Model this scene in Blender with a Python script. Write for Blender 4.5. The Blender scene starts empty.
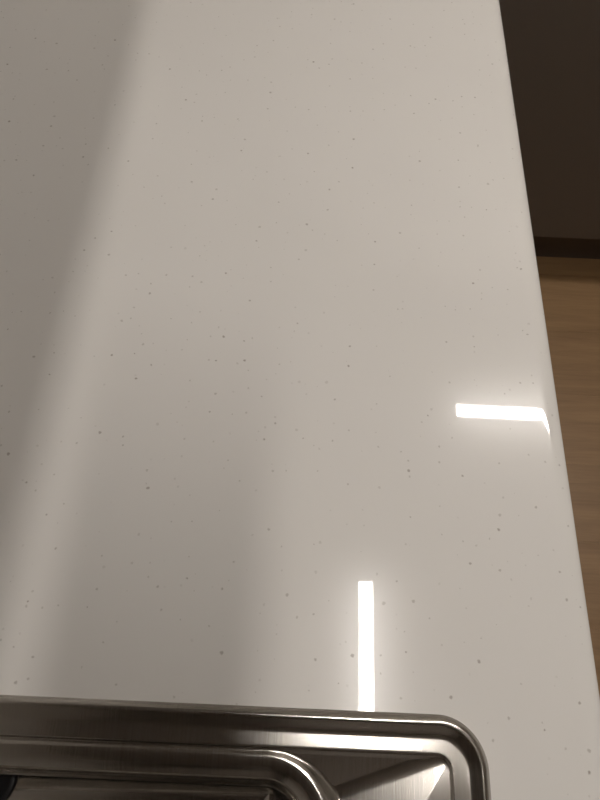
import bpy, bmesh, math, random
import numpy as np
from mathutils import Matrix, Vector

scene = bpy.context.scene
# ------------------------------------------------------------------ camera
F_PX = 600.0
PITCH, ROLL = math.radians(65.0), math.radians(2.6)
cam_data = bpy.data.cameras.new('camera')
cam_data.sensor_fit = 'VERTICAL'
cam_data.sensor_height = 24.0
cam_data.lens = 24.0 * F_PX / 800.0
cam_data.clip_start = 0.01
cam = bpy.data.objects.new('camera', cam_data)
scene.collection.objects.link(cam)
fw = Vector((0, math.cos(PITCH), -math.sin(PITCH)))
up0 = Vector((0, math.sin(PITCH), math.cos(PITCH)))
X0 = Vector((1, 0, 0))
right = X0 * math.cos(ROLL) + up0 * math.sin(ROLL)
up = -X0 * math.sin(ROLL) + up0 * math.cos(ROLL)
m = Matrix((right, up, -fw)).transposed().to_4x4()
m.translation = Vector((0, 0, 1.4))
cam.matrix_world = m
scene.camera = cam

# ------------------------------------------------------------------ world, exposure
world = bpy.data.worlds.new('world')
scene.world = world
world.use_nodes = True
world.node_tree.nodes['Background'].inputs[0].default_value = (0.02, 0.02, 0.022, 1)
world.node_tree.nodes['Background'].inputs[1].default_value = 1.0
vs = scene.view_settings
vs.view_transform = 'Standard'
vs.look = 'None'
vs.gamma = 1.0
vs.use_curve_mapping = False
vs.exposure = 0.0
LAMP_STRENGTH = 134.0
LAMP_COLOR = (1.0, 0.942, 0.877)

# ------------------------------------------------------------------ helpers
COL = scene.collection


def link(o, parent=None):
    COL.objects.link(o)
    if parent is not None:
        o.parent = parent
    return o


def tag(o, label=None, cat=None, group=None, kind=None):
    if label: o['label'] = label
    if cat: o['category'] = cat
    if group: o['group'] = group
    if kind: o['kind'] = kind
    return o


def empty(name, loc=(0, 0, 0)):
    o = bpy.data.objects.new(name, None)
    o.empty_display_size = 0.05
    o.location = loc
    return link(o)


def bm_obj(name, bm, mat, parent=None, smooth=False):
    me = bpy.data.meshes.new(name)
    bm.to_mesh(me); bm.free()
    if smooth:
        for p in me.polygons: p.use_smooth = True
    me.materials.append(mat)
    return link(bpy.data.objects.new(name, me), parent)


def add_box(bm, lo, hi, bevel=0.0, seg=2):
    c = [(a + b) / 2 for a, b in zip(lo, hi)]
    s = [b - a for a, b in zip(lo, hi)]
    r = bmesh.ops.create_cube(bm, size=1.0, matrix=Matrix.Translation(c) @ Matrix.Diagonal((*s, 1)))
    if bevel:
        es = {e for v in r['verts'] for e in v.link_edges}
        bmesh.ops.bevel(bm, geom=list(es), offset=bevel, segments=seg, affect='EDGES', profile=0.5)


def box(name, lo, hi, mat, parent=None, bevel=0.0, seg=2, org=(0, 0, 0)):
    bm = bmesh.new()
    add_box(bm, [a - b for a, b in zip(lo, org)], [a - b for a, b in zip(hi, org)], bevel, seg)
    return bm_obj(name, bm, mat, parent)


# ------------------------------------------------------------------ materials
def new_mat(name):
    mt = bpy.data.materials.new(name)
    mt.use_nodes = True
    nt = mt.node_tree
    return mt, nt, nt.nodes['Principled BSDF']


def N(nt, kind, **kw):
    n = nt.nodes.new(kind)
    for k, v in kw.items():
        if k.startswith('i_'):
            n.inputs[k[2:].replace('_', ' ')].default_value = v
        else:
            setattr(n, k, v)
    return n


def math_node(nt, op, a=None, b=None, c=None):
    n = nt.nodes.new('ShaderNodeMath'); n.operation = op
    for i, v in enumerate((a, b, c)):
        if v is None: continue
        if isinstance(v, (int, float)): n.inputs[i].default_value = v
        else: nt.links.new(v, n.inputs[i])
    return n.outputs[0]


def mix_rgb(nt, fac, a, b):
    n = nt.nodes.new('ShaderNodeMix'); n.data_type = 'RGBA'
    for sock, v in ((n.inputs[0], fac), (n.inputs[6], a), (n.inputs[7], b)):
        if isinstance(v, (int, float)): sock.default_value = v
        elif isinstance(v, tuple): sock.default_value = (*v, 1)
        else: nt.links.new(v, sock)
    return n.outputs[2]


def mat_paint(name, col, rough=0.6, bump=0.02):
    mt, nt, b = new_mat(name)
    tc = N(nt, 'ShaderNodeTexCoord')
    no = N(nt, 'ShaderNodeTexNoise', i_Scale=180.0, i_Detail=3.0)
    nt.links.new(tc.outputs['Object'], no.inputs['Vector'])
    nb = N(nt, 'ShaderNodeTexNoise', i_Scale=2.0, i_Detail=2.0)
    nt.links.new(tc.outputs['Object'], nb.inputs['Vector'])
    c = mix_rgb(nt, nb.outputs['Fac'], tuple(v * 0.95 for v in col), tuple(min(1, v * 1.05) for v in col))
    nt.links.new(c, b.inputs['Base Color'])
    b.inputs['Roughness'].default_value = rough
    bp = N(nt, 'ShaderNodeBump', i_Strength=bump, i_Distance=0.002)
    nt.links.new(no.outputs['Fac'], bp.inputs['Height'])
    nt.links.new(bp.outputs['Normal'], b.inputs['Normal'])
    return mt


def mat_quartz():
    mt, nt, b = new_mat('white_quartz')
    tc = N(nt, 'ShaderNodeTexCoord')
    warp = N(nt, 'ShaderNodeTexNoise', i_Scale=420.0, i_Detail=1.0)
    nt.links.new(tc.outputs['Object'], warp.inputs['Vector'])
    va = N(nt, 'ShaderNodeVectorMath', operation='MULTIPLY_ADD')
    nt.links.new(warp.outputs['Color'], va.inputs[0])
    va.inputs[1].default_value = (0.0016, 0.0016, 0.0016)
    nt.links.new(tc.outputs['Object'], va.inputs[2])

    def specks(scale, rmin, rmax, keep, seed):
        off = N(nt, 'ShaderNodeVectorMath', operation='ADD')
        nt.links.new(va.outputs[0], off.inputs[0]); off.inputs[1].default_value = (seed, seed * 1.7, seed * 0.3)
        vo = N(nt, 'ShaderNodeTexVoronoi', voronoi_dimensions='2D', feature='F1', i_Scale=scale, i_Randomness=1.0)
        nt.links.new(off.outputs[0], vo.inputs['Vector'])
        sp = N(nt, 'ShaderNodeSeparateColor')
        nt.links.new(vo.outputs['Color'], sp.inputs[0])
        # radius of this grain, 0 for cells without a grain
        rad = N(nt, 'ShaderNodeMapRange'); rad.clamp = True
        rad.inputs['From Min'].default_value = 1 - keep; rad.inputs['From Max'].default_value = 1
        rad.inputs['To Min'].default_value = rmin; rad.inputs['To Max'].default_value = rmax
        nt.links.new(sp.outputs[0], rad.inputs['Value'])
        on = math_node(nt, 'GREATER_THAN', sp.outputs[0], 1 - keep)
        d = math_node(nt, 'SUBTRACT', math_node(nt, 'MULTIPLY', rad.outputs[0], scale), vo.outputs['Distance'])
        soft = math_node(nt, 'DIVIDE', d, 0.0008 * scale)
        n = nt.nodes.new('ShaderNodeClamp'); nt.links.new(soft, n.inputs[0])
        amt = math_node(nt, 'MULTIPLY', n.outputs[0], on)
        strength = math_node(nt, 'MULTIPLY_ADD', sp.outputs[1], 0.55, 0.12)
        return math_node(nt, 'MULTIPLY', amt, strength)
    big = specks(40.0, 0.0008, 0.0018, 0.42, 0.0)
    small = specks(75.0, 0.0006, 0.0014, 0.30, 3.1)
    s = math_node(nt, 'MAXIMUM', big, math_node(nt, 'MULTIPLY', small, 0.7))
    cloud = N(nt, 'ShaderNodeTexNoise', i_Scale=6.0, i_Detail=3.0)
    nt.links.new(tc.outputs['Object'], cloud.inputs['Vector'])
    base = mix_rgb(nt, cloud.outputs['Fac'], (0.70, 0.68, 0.655), (0.74, 0.72, 0.695))
    grain = N(nt, 'ShaderNodeTexNoise', i_Scale=900.0, i_Detail=2.0)
    nt.links.new(tc.outputs['Object'], grain.inputs['Vector'])
    base = mix_rgb(nt, math_node(nt, 'MULTIPLY', grain.outputs['Fac'], 0.10), base, (0.55, 0.52, 0.48))
    c = mix_rgb(nt, s, base, (0.20, 0.165, 0.125))
    nt.links.new(c, b.inputs['Base Color'])
    b.inputs['Roughness'].default_value = 0.17
    b.inputs['Specular IOR Level'].default_value = 0.14
    b.inputs['Coat Weight'].default_value = 0.75
    b.inputs['Coat Roughness'].default_value = 0.02
    b.inputs['Coat IOR'].default_value = 1.5
    return mt


def mat_steel(name='brushed_steel', rough=0.16, col=(0.52, 0.495, 0.465)):
    mt, nt, b = new_mat(name)
    tc = N(nt, 'ShaderNodeTexCoord')
    mp = N(nt, 'ShaderNodeMapping'); mp.inputs['Scale'].default_value = (900.0, 22.0, 60.0)
    nt.links.new(tc.outputs['Object'], mp.inputs['Vector'])
    no = N(nt, 'ShaderNodeTexNoise', i_Scale=1.0, i_Detail=2.0)
    nt.links.new(mp.outputs[0], no.inputs['Vector'])
    c = mix_rgb(nt, no.outputs['Fac'], tuple(v * 0.86 for v in col), tuple(v * 1.1 for v in col))
    nt.links.new(c, b.inputs['Base Color'])
    b.inputs['Metallic'].default_value = 1.0
    r = math_node(nt, 'MULTIPLY_ADD', no.outputs['Fac'], 0.12, rough - 0.06)
    nt.links.new(r, b.inputs['Roughness'])
    b.inputs['Anisotropic'].default_value = 0.6
    tv = N(nt, 'ShaderNodeCombineXYZ', i_X=1.0, i_Y=0.0, i_Z=0.0)
    nt.links.new(tv.outputs[0], b.inputs['Tangent'])
    bp = N(nt, 'ShaderNodeBump', i_Strength=0.05, i_Distance=0.0004)
    nt.links.new(no.outputs['Fac'], bp.inputs['Height'])
    nt.links.new(bp.outputs['Normal'], b.inputs['Normal'])
    return mt


def mat_oak():
    mt, nt, b = new_mat('oak_laminate')
    tc = N(nt, 'ShaderNodeTexCoord')
    oi = N(nt, 'ShaderNodeObjectInfo')
    off = N(nt, 'ShaderNodeCombineXYZ')
    nt.links.new(math_node(nt, 'MULTIPLY', oi.outputs['Random'], 37.0), off.inputs[0])
    nt.links.new(math_node(nt, 'MULTIPLY', oi.outputs['Random'], 11.0), off.inputs[1])
    add = N(nt, 'ShaderNodeVectorMath', operation='ADD')
    nt.links.new(tc.outputs['Object'], add.inputs[0]); nt.links.new(off.outputs[0], add.inputs[1])
    mp = N(nt, 'ShaderNodeMapping'); mp.inputs['Scale'].default_value = (2.2, 26.0, 1.0)
    nt.links.new(add.outputs[0], mp.inputs['Vector'])
    no = N(nt, 'ShaderNodeTexNoise', i_Scale=1.0, i_Detail=5.0, i_Roughness=0.55, i_Distortion=0.8)
    nt.links.new(mp.outputs[0], no.inputs['Vector'])
    mp2 = N(nt, 'ShaderNodeMapping'); mp2.inputs['Scale'].default_value = (14.0, 240.0, 1.0)
    nt.links.new(add.outputs[0], mp2.inputs['Vector'])
    n2 = N(nt, 'ShaderNodeTexNoise', i_Scale=1.0, i_Detail=3.0)
    nt.links.new(mp2.outputs[0], n2.inputs['Vector'])
    f = math_node(nt, 'ADD', math_node(nt, 'MULTIPLY', no.outputs['Fac'], 0.75), math_node(nt, 'MULTIPLY', n2.outputs['Fac'], 0.25))
    mr = N(nt, 'ShaderNodeMapRange'); mr.inputs['From Min'].default_value = 0.3; mr.inputs['From Max'].default_value = 0.7
    nt.links.new(f, mr.inputs['Value'])
    c = mix_rgb(nt, mr.outputs[0], (0.21, 0.118, 0.052), (0.345, 0.208, 0.098))
    tone = mix_rgb(nt, math_node(nt, 'MULTIPLY', oi.outputs['Random'], 0.25), c, (0.32, 0.20, 0.095))
    nt.links.new(tone, b.inputs['Base Color'])
    b.inputs['Roughness'].default_value = 0.45
    bp = N(nt, 'ShaderNodeBump', i_Strength=0.06, i_Distance=0.001)
    nt.links.new(n2.outputs['Fac'], bp.inputs['Height'])
    nt.links.new(bp.outputs['Normal'], b.inputs['Normal'])
    return mt


def mat_emit(name, col, strength):
    mt, nt, b = new_mat(name)
    b.inputs['Base Color'].default_value = (0.9, 0.9, 0.9, 1)
    b.inputs['Emission Color'].default_value = (*col, 1)
    b.inputs['Emission Strength'].default_value = strength
    return mt


QUARTZ = mat_quartz()
STEEL = mat_steel()
OAK = mat_oak()
WALL = mat_paint('wall_paint', (0.46, 0.43, 0.39), 0.6)
CEIL = mat_paint('ceiling_paint', (0.66, 0.64, 0.61), 0.8)
SPLASH = mat_paint('white_splashback', (0.86, 0.84, 0.81), 0.25)
DARK = mat_paint('dark_taupe_laminate', (0.180, 0.153, 0.130), 0.5)
PLINTH = mat_paint('plinth_board', (0.125, 0.096, 0.080), 0.5)
CARC = mat_paint('carcass_board', (0.30, 0.28, 0.25), 0.6)
BLACK = mat_paint('black_plastic', (0.008, 0.008, 0.010), 0.35)
WHITE = mat_paint('white_metal', (0.75, 0.75, 0.74), 0.4)
UNDER = mat_paint('subfloor', (0.16, 0.10, 0.06), 0.8)
LAMP = mat_emit('lamp_diffuser', LAMP_COLOR, LAMP_STRENGTH)

# ------------------------------------------------------------------ dimensions
ZT = 0.90            # worktop surface
WX = -0.47           # left wall
FY = 1.70            # far wall
RX = 2.9             # right wall
BY = -1.90           # wall behind the camera
CZ = 2.80            # ceiling
EDGE_X = 0.2445      # front edge of the left worktop run
EDGE_Y = 1.073       # front edge of the far worktop run
Y_END = -1.25        # near end of the left run

# ------------------------------------------------------------------ room shell
T = 0.1
floor = tag(box('floor', (WX - T, BY - T, -0.1), (RX + T, FY + T, -0.0125), UNDER), kind='structure')
tag(box('ceiling', (WX - T, BY - T, CZ), (RX + T, FY + T, CZ + T), CEIL), kind='structure')
tag(box('wall_left', (WX - T, BY - T, 0), (WX, FY + T, CZ), WALL), kind='structure')
tag(box('wall_right', (RX, BY - T, 0), (RX + T, FY + T, CZ), WALL), kind='structure')
tag(box('wall_far', (WX, FY, 0), (RX, FY + T, CZ), WALL), kind='structure')
tag(box('wall_near', (WX, BY - T, 0), (RX, BY, CZ), WALL), kind='structure')

# oak planks running along X
random.seed(4)
PW, PL, GAP = 0.192, 1.28, 0.0002
plank_meshes = {}


def plank_mesh(length, width):
    k = (round(length, 3), round(width, 3))
    if k not in plank_meshes:
        bm = bmesh.new()
        add_box(bm, (-length / 2, -width / 2, -0.012), (length / 2, width / 2, 0), 0)
        tops = [e for e in bm.edges if all(v.co.z > -0.001 for v in e.verts)]
        bmesh.ops.bevel(bm, geom=tops, offset=0.0003, segments=1, affect='EDGES')
        me = bpy.data.meshes.new('plank'); bm.to_mesh(me); bm.free()
        me.materials.append(OAK)
        plank_meshes[k] = me
    return plank_meshes[k]


y0 = 0.896 - 19 * PW
row = 0
while y0 < FY:
    ya, yb = max(y0, BY), min(y0 + PW, FY)
    if yb - ya > 0.01:
        x = WX - (row * 0.47 % PL)
        while x < RX:
            xa, xb = max(x, WX), min(x + PL, RX)
            if xb - xa > 0.02:
                o = bpy.data.objects.new('plank', plank_mesh(xb - xa - GAP, yb - ya - GAP))
                o.location = ((xa + xb) / 2, (ya + yb) / 2, 0)
                link(o, floor)
            x += PL
    y0 += PW; row += 1


# ------------------------------------------------------------------ rounded-rectangle tools
def rrect(x0, x1, y0, y1, r, n=10):
    pts = []
    for cx, cy, a0 in ((x1 - r, y1 - r, 0), (x0 + r, y1 - r, 90), (x0 + r, y0 + r, 180), (x1 - r, y0 + r, 270)):
        for i in range(n + 1):
            a = math.radians(a0 + 90 * i / n)
            pts.append((cx + r * math.cos(a), cy + r * math.sin(a)))
    return pts


def inside(x, y, rect, r):
    """inward distance from a rounded rectangle (negative outside)"""
    x0, x1, ya, yb = rect
    cx, cy, hx, hy = (x0 + x1) / 2, (ya + yb) / 2, (x1 - x0) / 2, (yb - ya) / 2
    qx, qy = np.abs(x - cx) - hx + r, np.abs(y - cy) - hy + r
    d = np.hypot(np.maximum(qx, 0), np.maximum(qy, 0)) + np.minimum(np.maximum(qx, qy), 0) - r
    return -d


# ------------------------------------------------------------------ worktop (one L-shaped slab with the sink cut-out)
R_O = (-0.428, 0.1480, -0.500, -0.0185)       # outer edge of the sink
R_A = (-0.400, 0.1215, -0.473, -0.0440)       # inner edge of its flat border
R_B = (-0.386, 0.0330, -0.440, -0.0505)       # bowl lip


def make_worktop():
    t, ra, rb, seg = 0.040, 0.019, 0.0085, 28
    bm = bmesh.new()
    wall_gap = 0.001
    L = [(WX + wall_gap, Y_END), (EDGE_X - 0.0165, Y_END), (EDGE_X + 0.0046, EDGE_Y), (2.10, EDGE_Y), (2.10, FY - wall_gap), (WX + wall_gap, FY - wall_gap)]
    # how far each side is pulled in by the rounded profile (only open sides are rounded)
    side_round = [1, 1, 1, 1, 0, 0]

    def outline(ins):
        pts = []
        n = len(L)
        for i in range(n):
            p, a, b = Vector(L[i]), Vector(L[i - 1]), Vector(L[(i + 1) % n])
            d1, d2 = (p - a).normalized(), (b - p).normalized()
            n1, n2 = Vector((-d1.y, d1.x)), Vector((-d2.y, d2.x))
            o1, o2 = ins * side_round[i - 1], ins * side_round[i]
            # axis-aligned sides: offsets simply add
            pts.append(p + n1 * o1 + n2 * o2)
        return pts
    prof = []
    for i in range(seg + 1):
        u = math.sin(math.pi / 2 * i / seg)
        prof.append((ra * (1 - u), ZT - rb * (1 - math.sqrt(max(0.0, 1 - u ** 2.3)))))     # from the top surface outwards
    prof.append((0.0, ZT - t + 0.003)); prof.append((0.003, ZT - t))
    rings = []
    for ins, z in prof:
        rings.append([bm.verts.new((p.x, p.y, z)) for p in outline(ins)])
    for ga, gb in zip(rings, rings[1:]):
        for i in range(len(ga)):
            j = (i + 1) % len(ga)
            f = bm.faces.new((ga[j], ga[i], gb[i], gb[j])); f.smooth = True
    hole = rrect(R_A[0] - 0.010, R_A[1] + 0.010, R_A[2] - 0.010, R_A[3] + 0.010, 0.02)
    ht = [bm.verts.new((x, y, ZT)) for x, y in hole]
    hb = [bm.verts.new((x, y, ZT - t)) for x, y in hole]
    for i in range(len(hole)):
        j = (i + 1) % len(hole)
        bm.faces.new((ht[i], ht[j], hb[j], hb[i]))
    for outer, inner in ((rings[0], ht), (rings[-1], hb)):
        es = []
        for loop in (outer, inner):
            for i in range(len(loop)):
                j = (i + 1) % len(loop)
                e = bm.edges.get((loop[i], loop[j])) or bm.edges.new((loop[i], loop[j]))
                es.append(e)
        bmesh.ops.triangle_fill(bm, edges=es, use_beauty=True)
    bmesh.ops.recalc_face_normals(bm, faces=bm.faces)
    # flat top and bottom, smooth rounded edge
    me = bpy.data.meshes.new('worktop')
    bm.to_mesh(me); bm.free()
    me.materials.append(QUARTZ)
    o = link(bpy.data.objects.new('worktop', me))
    nor = []
    for p in me.polygons:
        p.use_smooth = True
    for p in me.polygons:
        cs = [me.vertices[vi].co for vi in p.vertices]
        out = Vector((0, 0, 0))
        if len(cs) == 4:                                             # a strip of the rounded edge: its outward direction
            e = max(((cs[(k + 1) % 4] - cs[k]) for k in range(4)), key=lambda q: q.length)
            out = Vector((e.y, -e.x, 0)).normalized()
            hi, lo = max(cs, key=lambda q: q.z), min(cs, key=lambda q: q.z)
            mid_hi = sum((q for q in cs if q.z > (hi.z + lo.z) / 2), Vector()) / max(1, sum(q.z > (hi.z + lo.z) / 2 for q in cs))
            mid_lo = sum((q for q in cs if q.z <= (hi.z + lo.z) / 2), Vector()) / max(1, sum(q.z <= (hi.z + lo.z) / 2 for q in cs))
            if out.dot(mid_lo - mid_hi) < 0:
                out = -out
        for vi in p.vertices:
            v = me.vertices[vi].co
            nz = p.normal.copy()
            if len(cs) == 4 and v.z > ZT - rb - 1e-4 and nz.z > 1e-3:   # a face of the rounded edge
                w = max(0.0, min(1.0, (v.z - (ZT - rb)) / rb))       # implicit curve u^2.3 + w^2 = 1
                u = (1 - w * w) ** (1 / 2.3)
                h = out
                nz = h * (2.3 * u ** 1.3 / ra) + Vector((0, 0, 2 * w / rb))
            nor.append(nz.normalized())
    me.normals_split_custom_set([tuple(n) for n in nor])
    return tag(o, 'white speckled quartz worktop with rounded front edge around the steel sink', 'worktop')


make_worktop()


# ------------------------------------------------------------------ pressed steel sink
def smin(a, b, k):
    h = np.clip(0.5 + 0.5 * (b - a) / k, 0, 1)
    return b * (1 - h) + a * h - k * h * (1 - h)


BOWL_D = 0.158
# profile of the border: (inward distance, height)
RIM_S = np.array([-0.004, -0.001, 0.0, 0.0012, 0.0026, 0.0042, 0.0056, 0.0068, 0.0082, 0.0102, 0.0125, 0.0148, 0.0165, 0.030])
RIM_Z = np.array([-0.004, -0.0012, -0.0004, 0.0009, 0.0024, 0.0036, 0.0040, 0.0038, 0.0033, 0.0025, 0.0016, 0.0009, 0.0007, 0.0007])


def spline(xs, ys):
    """monotone cubic through the points (Fritsch-Carlson)"""
    d = np.diff(ys) / np.diff(xs)
    mm = np.concatenate([[d[0]], np.where(d[:-1] * d[1:] > 0, 2 * d[:-1] * d[1:] / (d[:-1] + d[1:] + 1e-12), 0), [d[-1]]])

    def f(x):
        x = np.clip(x, xs[0], xs[-1])
        i = np.clip(np.searchsorted(xs, x) - 1, 0, len(xs) - 2)
        h = xs[i + 1] - xs[i]; t = (x - xs[i]) / h
        return ((2 * t**3 - 3 * t**2 + 1) * ys[i] + (t**3 - 2 * t**2 + t) * h * mm[i]
                + (-2 * t**3 + 3 * t**2) * ys[i + 1] + (t**3 - t**2) * h * mm[i + 1])
    return f


rim_f = spline(RIM_S, RIM_Z)


def bowl_profile():
    r1, r2, ang = 0.021, 0.030, math.radians(82)
    pts = [(-0.02, 0.0)]
    for i in range(0, 13):
        a = ang * i / 12
        pts.append((r1 * math.sin(a), r1 * (1 - math.cos(a))))
    s, z = pts[-1]
    zend = BOWL_D - r2 * (1 - math.cos(ang))
    s += (zend - z) / math.tan(ang); pts.append((s, zend))
    for i in range(1, 13):
        a = ang * (1 - i / 12)
        pts.append((s + r2 * (math.sin(ang) - math.sin(a)), BOWL_D - r2 * (1 - math.cos(a))))
    pts.append((0.5, BOWL_D))
    a = np.array(pts)
    return a[:, 0], a[:, 1]


BP_S, BP_Z = bowl_profile()


def sink_height(x, y):
    z = rim_f(inside(x, y, R_O, 0.036))
    sA = inside(x, y, R_A, 0.011)
    # small rolled step at the inner edge of the border
    step = 0.0016 * np.clip(sA / 0.0022, 0, 1) ** 2 * (3 - 2 * np.clip(sA / 0.0022, 0, 1))
    # shallow pan beside the bowl: every side slopes down towards the bowl
    dfar, dnear = np.maximum(R_A[3] - y, 0), np.maximum(y - R_A[2], 0)
    drt, dlf = np.maximum(R_A[1] - x, 0), np.maximum(x - R_A[0], 0)
    k1, k2, kb = 0.32, 0.125, 0.045
    plane = np.maximum(k2 * drt - kb * np.minimum(dfar, 0.10), 0.45 * k2 * drt)      # tips towards the crease
    pan = smin(smin(k1 * dfar, k1 * dnear, 0.0035), smin(plane, 0.6 * dlf, 0.003), 0.0022)
    pan = np.minimum(np.maximum(pan, 0), 0.040)
    drop = step + np.where(sA > 0, pan * np.clip(sA / 0.004, 0, 1), 0)
    sB = inside(x, y, R_B, 0.046)
    # low raised bead all round the bowl
    t = np.clip(1 + sB / (0.0035 + 1.0 * pan), 0, 1)
    t = t * t * (3 - 2 * t)
    z = z - (drop * (1 - t) + 0.0008 * t)
    bowl = np.interp(sB, BP_S, BP_Z)
    lip = np.clip(sB / 0.02, 0, 1)
    zb = z - bowl
    floor_z = -BOWL_D - 0.006 + 0.045 * (x + 0.30)
    return np.where(sB > 0.02, -smin(-zb, -floor_z, 0.010), zb)


def make_sink():
    root = empty('kitchen_sink', (-0.14, -0.26, ZT))
    org = np.array([-0.14, -0.26, ZT])
    xs = np.concatenate([np.arange(-0.432, -0.30, 0.002), np.arange(-0.30, 0.1525, 0.001)])
    ys = np.concatenate([np.arange(-0.504, -0.15, 0.003), np.arange(-0.15, -0.0135, 0.0009)])
    X, Y = np.meshgrid(xs, ys, indexing='ij')
    Z = sink_height(X, Y)
    e = 0.0004
    gx = (sink_height(X + e, Y) - sink_height(X - e, Y)) / (2 * e)
    gy = (sink_height(X, Y + e) - sink_height(X, Y - e)) / (2 * e)
    nrm = np.stack([-gx, -gy, np.ones_like(gx)], -1)
    nrm /= np.linalg.norm(nrm, axis=-1, keepdims=True)
    P = np.stack([X - org[0], Y - org[1], Z], -1)
    xc = (X[:-1, :-1] + X[1:, 1:]) / 2; yc = (Y[:-1, :-1] + Y[1:, 1:]) / 2
    sO = inside(xc, yc, R_O, 0.036); sA = inside(xc, yc, R_A, 0.011); sB = inside(xc, yc, R_B, 0.046)
    part = np.full(sO.shape, -1)
    part[sO > -0.0012] = 0
    part[sA > 0] = 1
    part[sB > 0] = 2
    ny = len(ys)
    for k, nm, lab in ((0, 'rim', 'raised brushed steel rim'), (1, 'drain_shelf', 'shallow sloping steel shelf beside the bowl'), (2, 'bowl', 'deep dark steel bowl')):
        I, J = np.nonzero(part == k)
        quads = np.stack([I * ny + J, (I + 1) * ny + J, (I + 1) * ny + J + 1, I * ny + J + 1], -1)
        used, inv = np.unique(quads, return_inverse=True)
        q = inv.reshape(quads.shape)
        me = bpy.data.meshes.new(nm)
        me.from_pydata(P.reshape(-1, 3)[used].tolist(), [], q.tolist())
        me.polygons.foreach_set('use_smooth', [True] * len(me.polygons))
        me.materials.append(STEEL)
        me.normals_split_custom_set_from_vertices(nrm.reshape(-1, 3)[used].tolist())
        o = link(bpy.data.objects.new(nm, me), root)
        o['label'] = lab
    # drain with a black strainer insert
    dx, dy = -0.268 - org[0], -0.0925 - org[1]
    dz = float(sink_height(np.array([-0.268]), np.array([-0.0925]))[0])
    fz = dz - 0.0005

    def lathe(name, prof, mat, parent, n=40):
        bm = bmesh.new(); rings = []
        for r, z in prof:
            rings.append([bm.verts.new((dx + r * math.cos(2 * math.pi * i / n), dy + r * math.sin(2 * math.pi * i / n), z)) for i in range(n)])
        for a, b in zip(rings, rings[1:]):
            for i in range(n):
                f = bm.faces.new((a[i], a[(i + 1) % n], b[(i + 1) % n], b[i])); f.smooth = True
        bm.faces.new(rings[-1])
        bmesh.ops.recalc_face_normals(bm, faces=bm.faces)
        return bm_obj(name, bm, mat, parent)
    st = lathe('drain_strainer', [(0.0262, fz - 0.002), (0.0262, fz + 0.0022), (0.0250, fz + 0.0032), (0.0225, fz + 0.0034), (0.0205, fz + 0.0030),
                                  (0.0195, fz + 0.0022), (0.0080, fz + 0.0022)], BLACK, root)
    st['label'] = 'round black strainer in the bowl floor'
    lathe('strainer_knob', [(0.0062, fz + 0.001), (0.0058, fz + 0.0060), (0.0048, fz + 0.0070), (0.001, fz + 0.0072)], BLACK, st, 24)
    tag(root, 'brushed stainless steel sink with raised rim set into the white worktop', 'sink')
    return root


make_sink()

# ------------------------------------------------------------------ base cabinets
PLH = 0.140


def base_unit(axis, a, b, label, deep=True):
    """axis 'y': unit of the left run between y=a..b; axis 'x': unit of the far run between x=a..b"""
    g = 0.0015
    if axis == 'y':
        cb, cf, df, pf = WX + 0.004, 0.187, 0.205, 0.150
        mk = lambda lo, hi: ((lo[1], lo[0], lo[2]), (hi[1], hi[0], hi[2]))
        root = empty('base_cabinet', (cb, (a + b) / 2, 0))
    else:
        cb, cf, df, pf = FY - 0.004, 1.118, 1.100, 1.151
        mk = lambda lo, hi: (lo, hi)
        root = empty('base_cabinet', ((a + b) / 2, cb, 0))
    org = root.location

    def bx(name, u0, u1, v0, v1, z0, z1, mat, bev=0.0):
        lo, hi = mk((u0, min(v0, v1), z0), (u1, max(v0, v1), z1))
        return box(name, lo, hi, mat, root, bev, 2, org)
    top = ZT - 0.0405
    s = 1 if cf > cb else -1
    bx('side_panel', a + g, a + g + 0.016, cb, cf, PLH, top, CARC)
    bx('side_panel', b - g - 0.016, b - g, cb, cf, PLH, top, CARC)
    bx('bottom_panel', a + g + 0.016, b - g - 0.016, cb, cf, PLH, PLH + 0.016, CARC)
    bx('back_panel', a + g + 0.016, b - g - 0.016, cb, cb + s * 0.008, PLH + 0.016, top, CARC)
    bx('door', a + g, b - g, cf + s * 0.001, df, PLH + 0.002, top - 0.018, DARK, 0.0012)
    bx('plinth', a, b, pf - s * 0.016, pf, 0.0, PLH - 0.002, PLINTH)
    return tag(root, label, 'cabinet', 'dark base cabinets under the worktop')


base_unit('y', -1.24, -0.62, 'dark slab-fronted base cabinet at the open end of the worktop')
base_unit('y', -0.62, 0.16, 'dark slab-fronted base cabinet under the steel sink')
base_unit('y', 0.16, 0.76, 'dark slab-fronted base cabinet between sink and corner under the worktop')
base_unit('x', 0.26, 0.90, 'dark brown base cabinet with recessed plinth standing on the oak floor')
base_unit('x', 0.90, 1.50, 'second dark base cabinet from the corner along the far wall')
base_unit('x', 1.50, 2.09, 'dark base cabinet at the end of the far wall run')

# corner filler joins both runs
cf = empty('corner_filler', (0.22, 1.0, 0))
box('filler_panel', (0.187, 0.762, PLH + 0.002), (0.205, 1.098, ZT - 0.0585), DARK, cf, 0.001, 2, cf.location)
box('filler_panel', (0.187, 1.100, PLH + 0.002), (0.258, 1.118, ZT - 0.0585), DARK, cf, 0.001, 2, cf.location)
box('plinth', (0.134, 0.762, 0), (0.150, 1.150, PLH - 0.002), PLINTH, cf, 0, 2, cf.location)
box('plinth', (0.134, 1.151, 0), (0.259, 1.167, PLH - 0.002), PLINTH, cf, 0, 2, cf.location)
tag(cf, 'dark corner filler panel where the two cabinet runs meet', 'panel')

# white panel between the worktop and the wall cabinets
tag(box('splashback', (WX + 0.0005, Y_END, ZT + 0.0005), (WX + 0.006, FY - 0.002, 1.748), SPLASH, None, 0.0008),
    'smooth white splashback panel on the left wall behind the sink', 'splashback')

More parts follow.
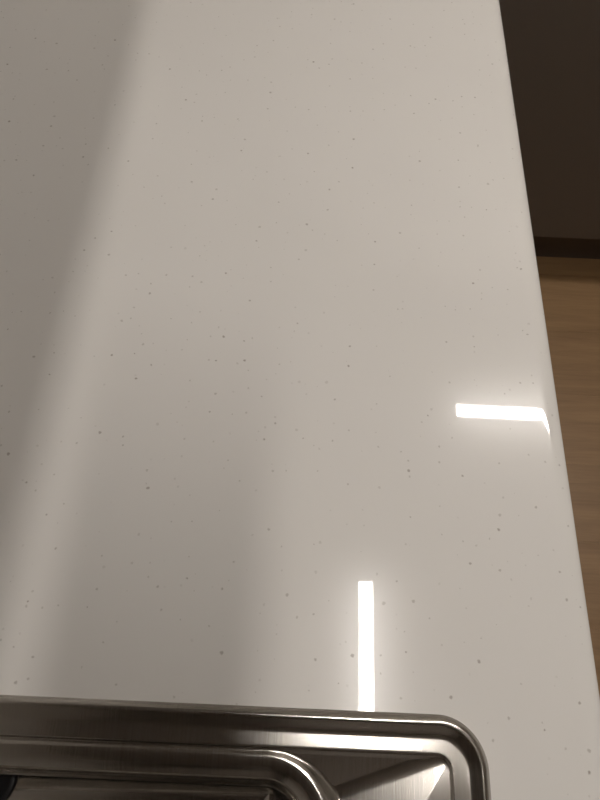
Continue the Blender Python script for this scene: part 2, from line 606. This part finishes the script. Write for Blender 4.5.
# ------------------------------------------------------------------ wall cabinets above the left run
WC_X, WC_Z0, WC_Z1 = 0.006, 1.75, 2.50
spots = [(-1.24, -0.62, 'dark wall cabinet above the open end of the worktop'),
         (-0.62, 0.02, 'dark wall cabinet hanging above the steel sink'),
         (0.02, 0.66, 'dark wall cabinet next to the one above the sink'),
         (0.66, 1.30, 'dark wall cabinet hanging above the worktop corner')]
for a, b, lab in spots:
    r = empty('wall_cabinet', (WX + 0.002, (a + b) / 2, WC_Z0))
    g = 0.0012
    box('cabinet_body', (WX + 0.002, a + g, WC_Z0), (WC_X - 0.020, b - g, WC_Z1), DARK, r, 0.001, 2, r.location)
    mid = (a + b) / 2
    for u, v in ((a + g, mid - g), (mid + g, b - g)):
        box('door', (WC_X - 0.019, u, WC_Z0), (WC_X, v, WC_Z1), DARK, r, 0.0012, 2, r.location)
    tag(r, lab, 'cabinet', 'dark wall cabinets on the left wall')


# ------------------------------------------------------------------ unseen tall cabinets added along the near wall for dark reflections in the steel
tall = ['tall dark cabinet in the corner at the end of the sink worktop', 'tall dark cabinet second from the left wall',
        'tall dark cabinet third from the left wall', 'tall dark cabinet nearest the right wall']
for i, lab in enumerate(tall):
    a, b = WX + 0.004 + 0.6 * i, WX + 0.002 + 0.6 * (i + 1)
    r = empty('tall_cabinet', ((a + b) / 2, BY + 0.003, 0))
    box('cabinet_body', (a, BY + 0.003, PLH), (b, -1.290, 2.40), DARK, r, 0.001, 2, r.location)
    box('plinth', (a, BY + 0.003, 0), (b, -1.340, PLH), PLINTH, r, 0, 2, r.location)
    box('door', (a + 0.001, -1.289, PLH + 0.002), (b - 0.001, -1.271, 1.338), DARK, r, 0.0012, 2, r.location)
    box('door', (a + 0.001, -1.289, 1.342), (b - 0.001, -1.271, 2.398), DARK, r, 0.0012, 2, r.location)
    tag(r, lab, 'cabinet', 'tall dark cabinets')

# ------------------------------------------------------------------ ceiling strip lights
def strip_light(cx, cy, lx, ly, label):
    r = empty('ceiling_light', (cx, cy, CZ))
    d = 0.025
    hx, hy = lx / 2, ly / 2
    box('housing', (cx - hx - 0.006, cy - hy - 0.006, CZ - d + 0.004), (cx + hx + 0.006, cy + hy + 0.006, CZ), WHITE, r, 0.002, 2, r.location)
    box('diffuser', (cx - hx, cy - hy, CZ - d), (cx + hx, cy + hy, CZ - d + 0.0035), LAMP, r, 0, 2, r.location)
    return tag(r, label, 'ceiling light', 'ceiling strip lights')


strip_light(0.2845, 0.3507 - 0.265, 0.0500, 0.53, 'slim ceiling strip light above the front edge of the sink worktop')
strip_light(0.686 + 0.38, 1.0925, 0.76, 0.0540, 'slim ceiling strip light along the far cabinets')


# ------------------------------------------------------------------ unseen bar added above the sink to cast a shadow on the worktop
blocker = empty('pendant_lamp', (0.073, -0.065, CZ))
org = blocker.location
box('ceiling_mount', (0.048, -0.105, CZ - 0.022), (0.098, -0.025, CZ), WHITE, blocker, 0.003, 2, org)
box('lamp_body', (0.032, -0.215, 1.756), (0.119, 0.105, 1.788), WHITE, blocker, 0.006, 3, org)
box('diffuser', (0.038, -0.209, 1.750), (0.113, 0.099, 1.757), SPLASH, blocker, 0.001, 2, org)  # lower plate of the added blocking bar, gives no light
for yy in (-0.150, 0.020):
    bm = bmesh.new()
    bmesh.ops.create_cone(bm, segments=10, radius1=0.0012, radius2=0.0012, depth=CZ - 0.02 - 1.786, cap_ends=True,
                          matrix=Matrix.Translation((0.0, 0.0, 0.0)))
    w = bm_obj('suspension_wire', bm, STEEL, blocker)
    w.location = (0.0, (yy + 0.065) * 0.999, (CZ - 0.02 + 1.786) / 2 - CZ)
box('wire_rail', (0.068, -0.160, CZ - 0.026), (0.078, 0.030, CZ - 0.018), WHITE, blocker, 0.001, 1, org)
tag(blocker, 'slim white pendant lamp bar, switched off, hanging above the steel sink', 'pendant lamp')
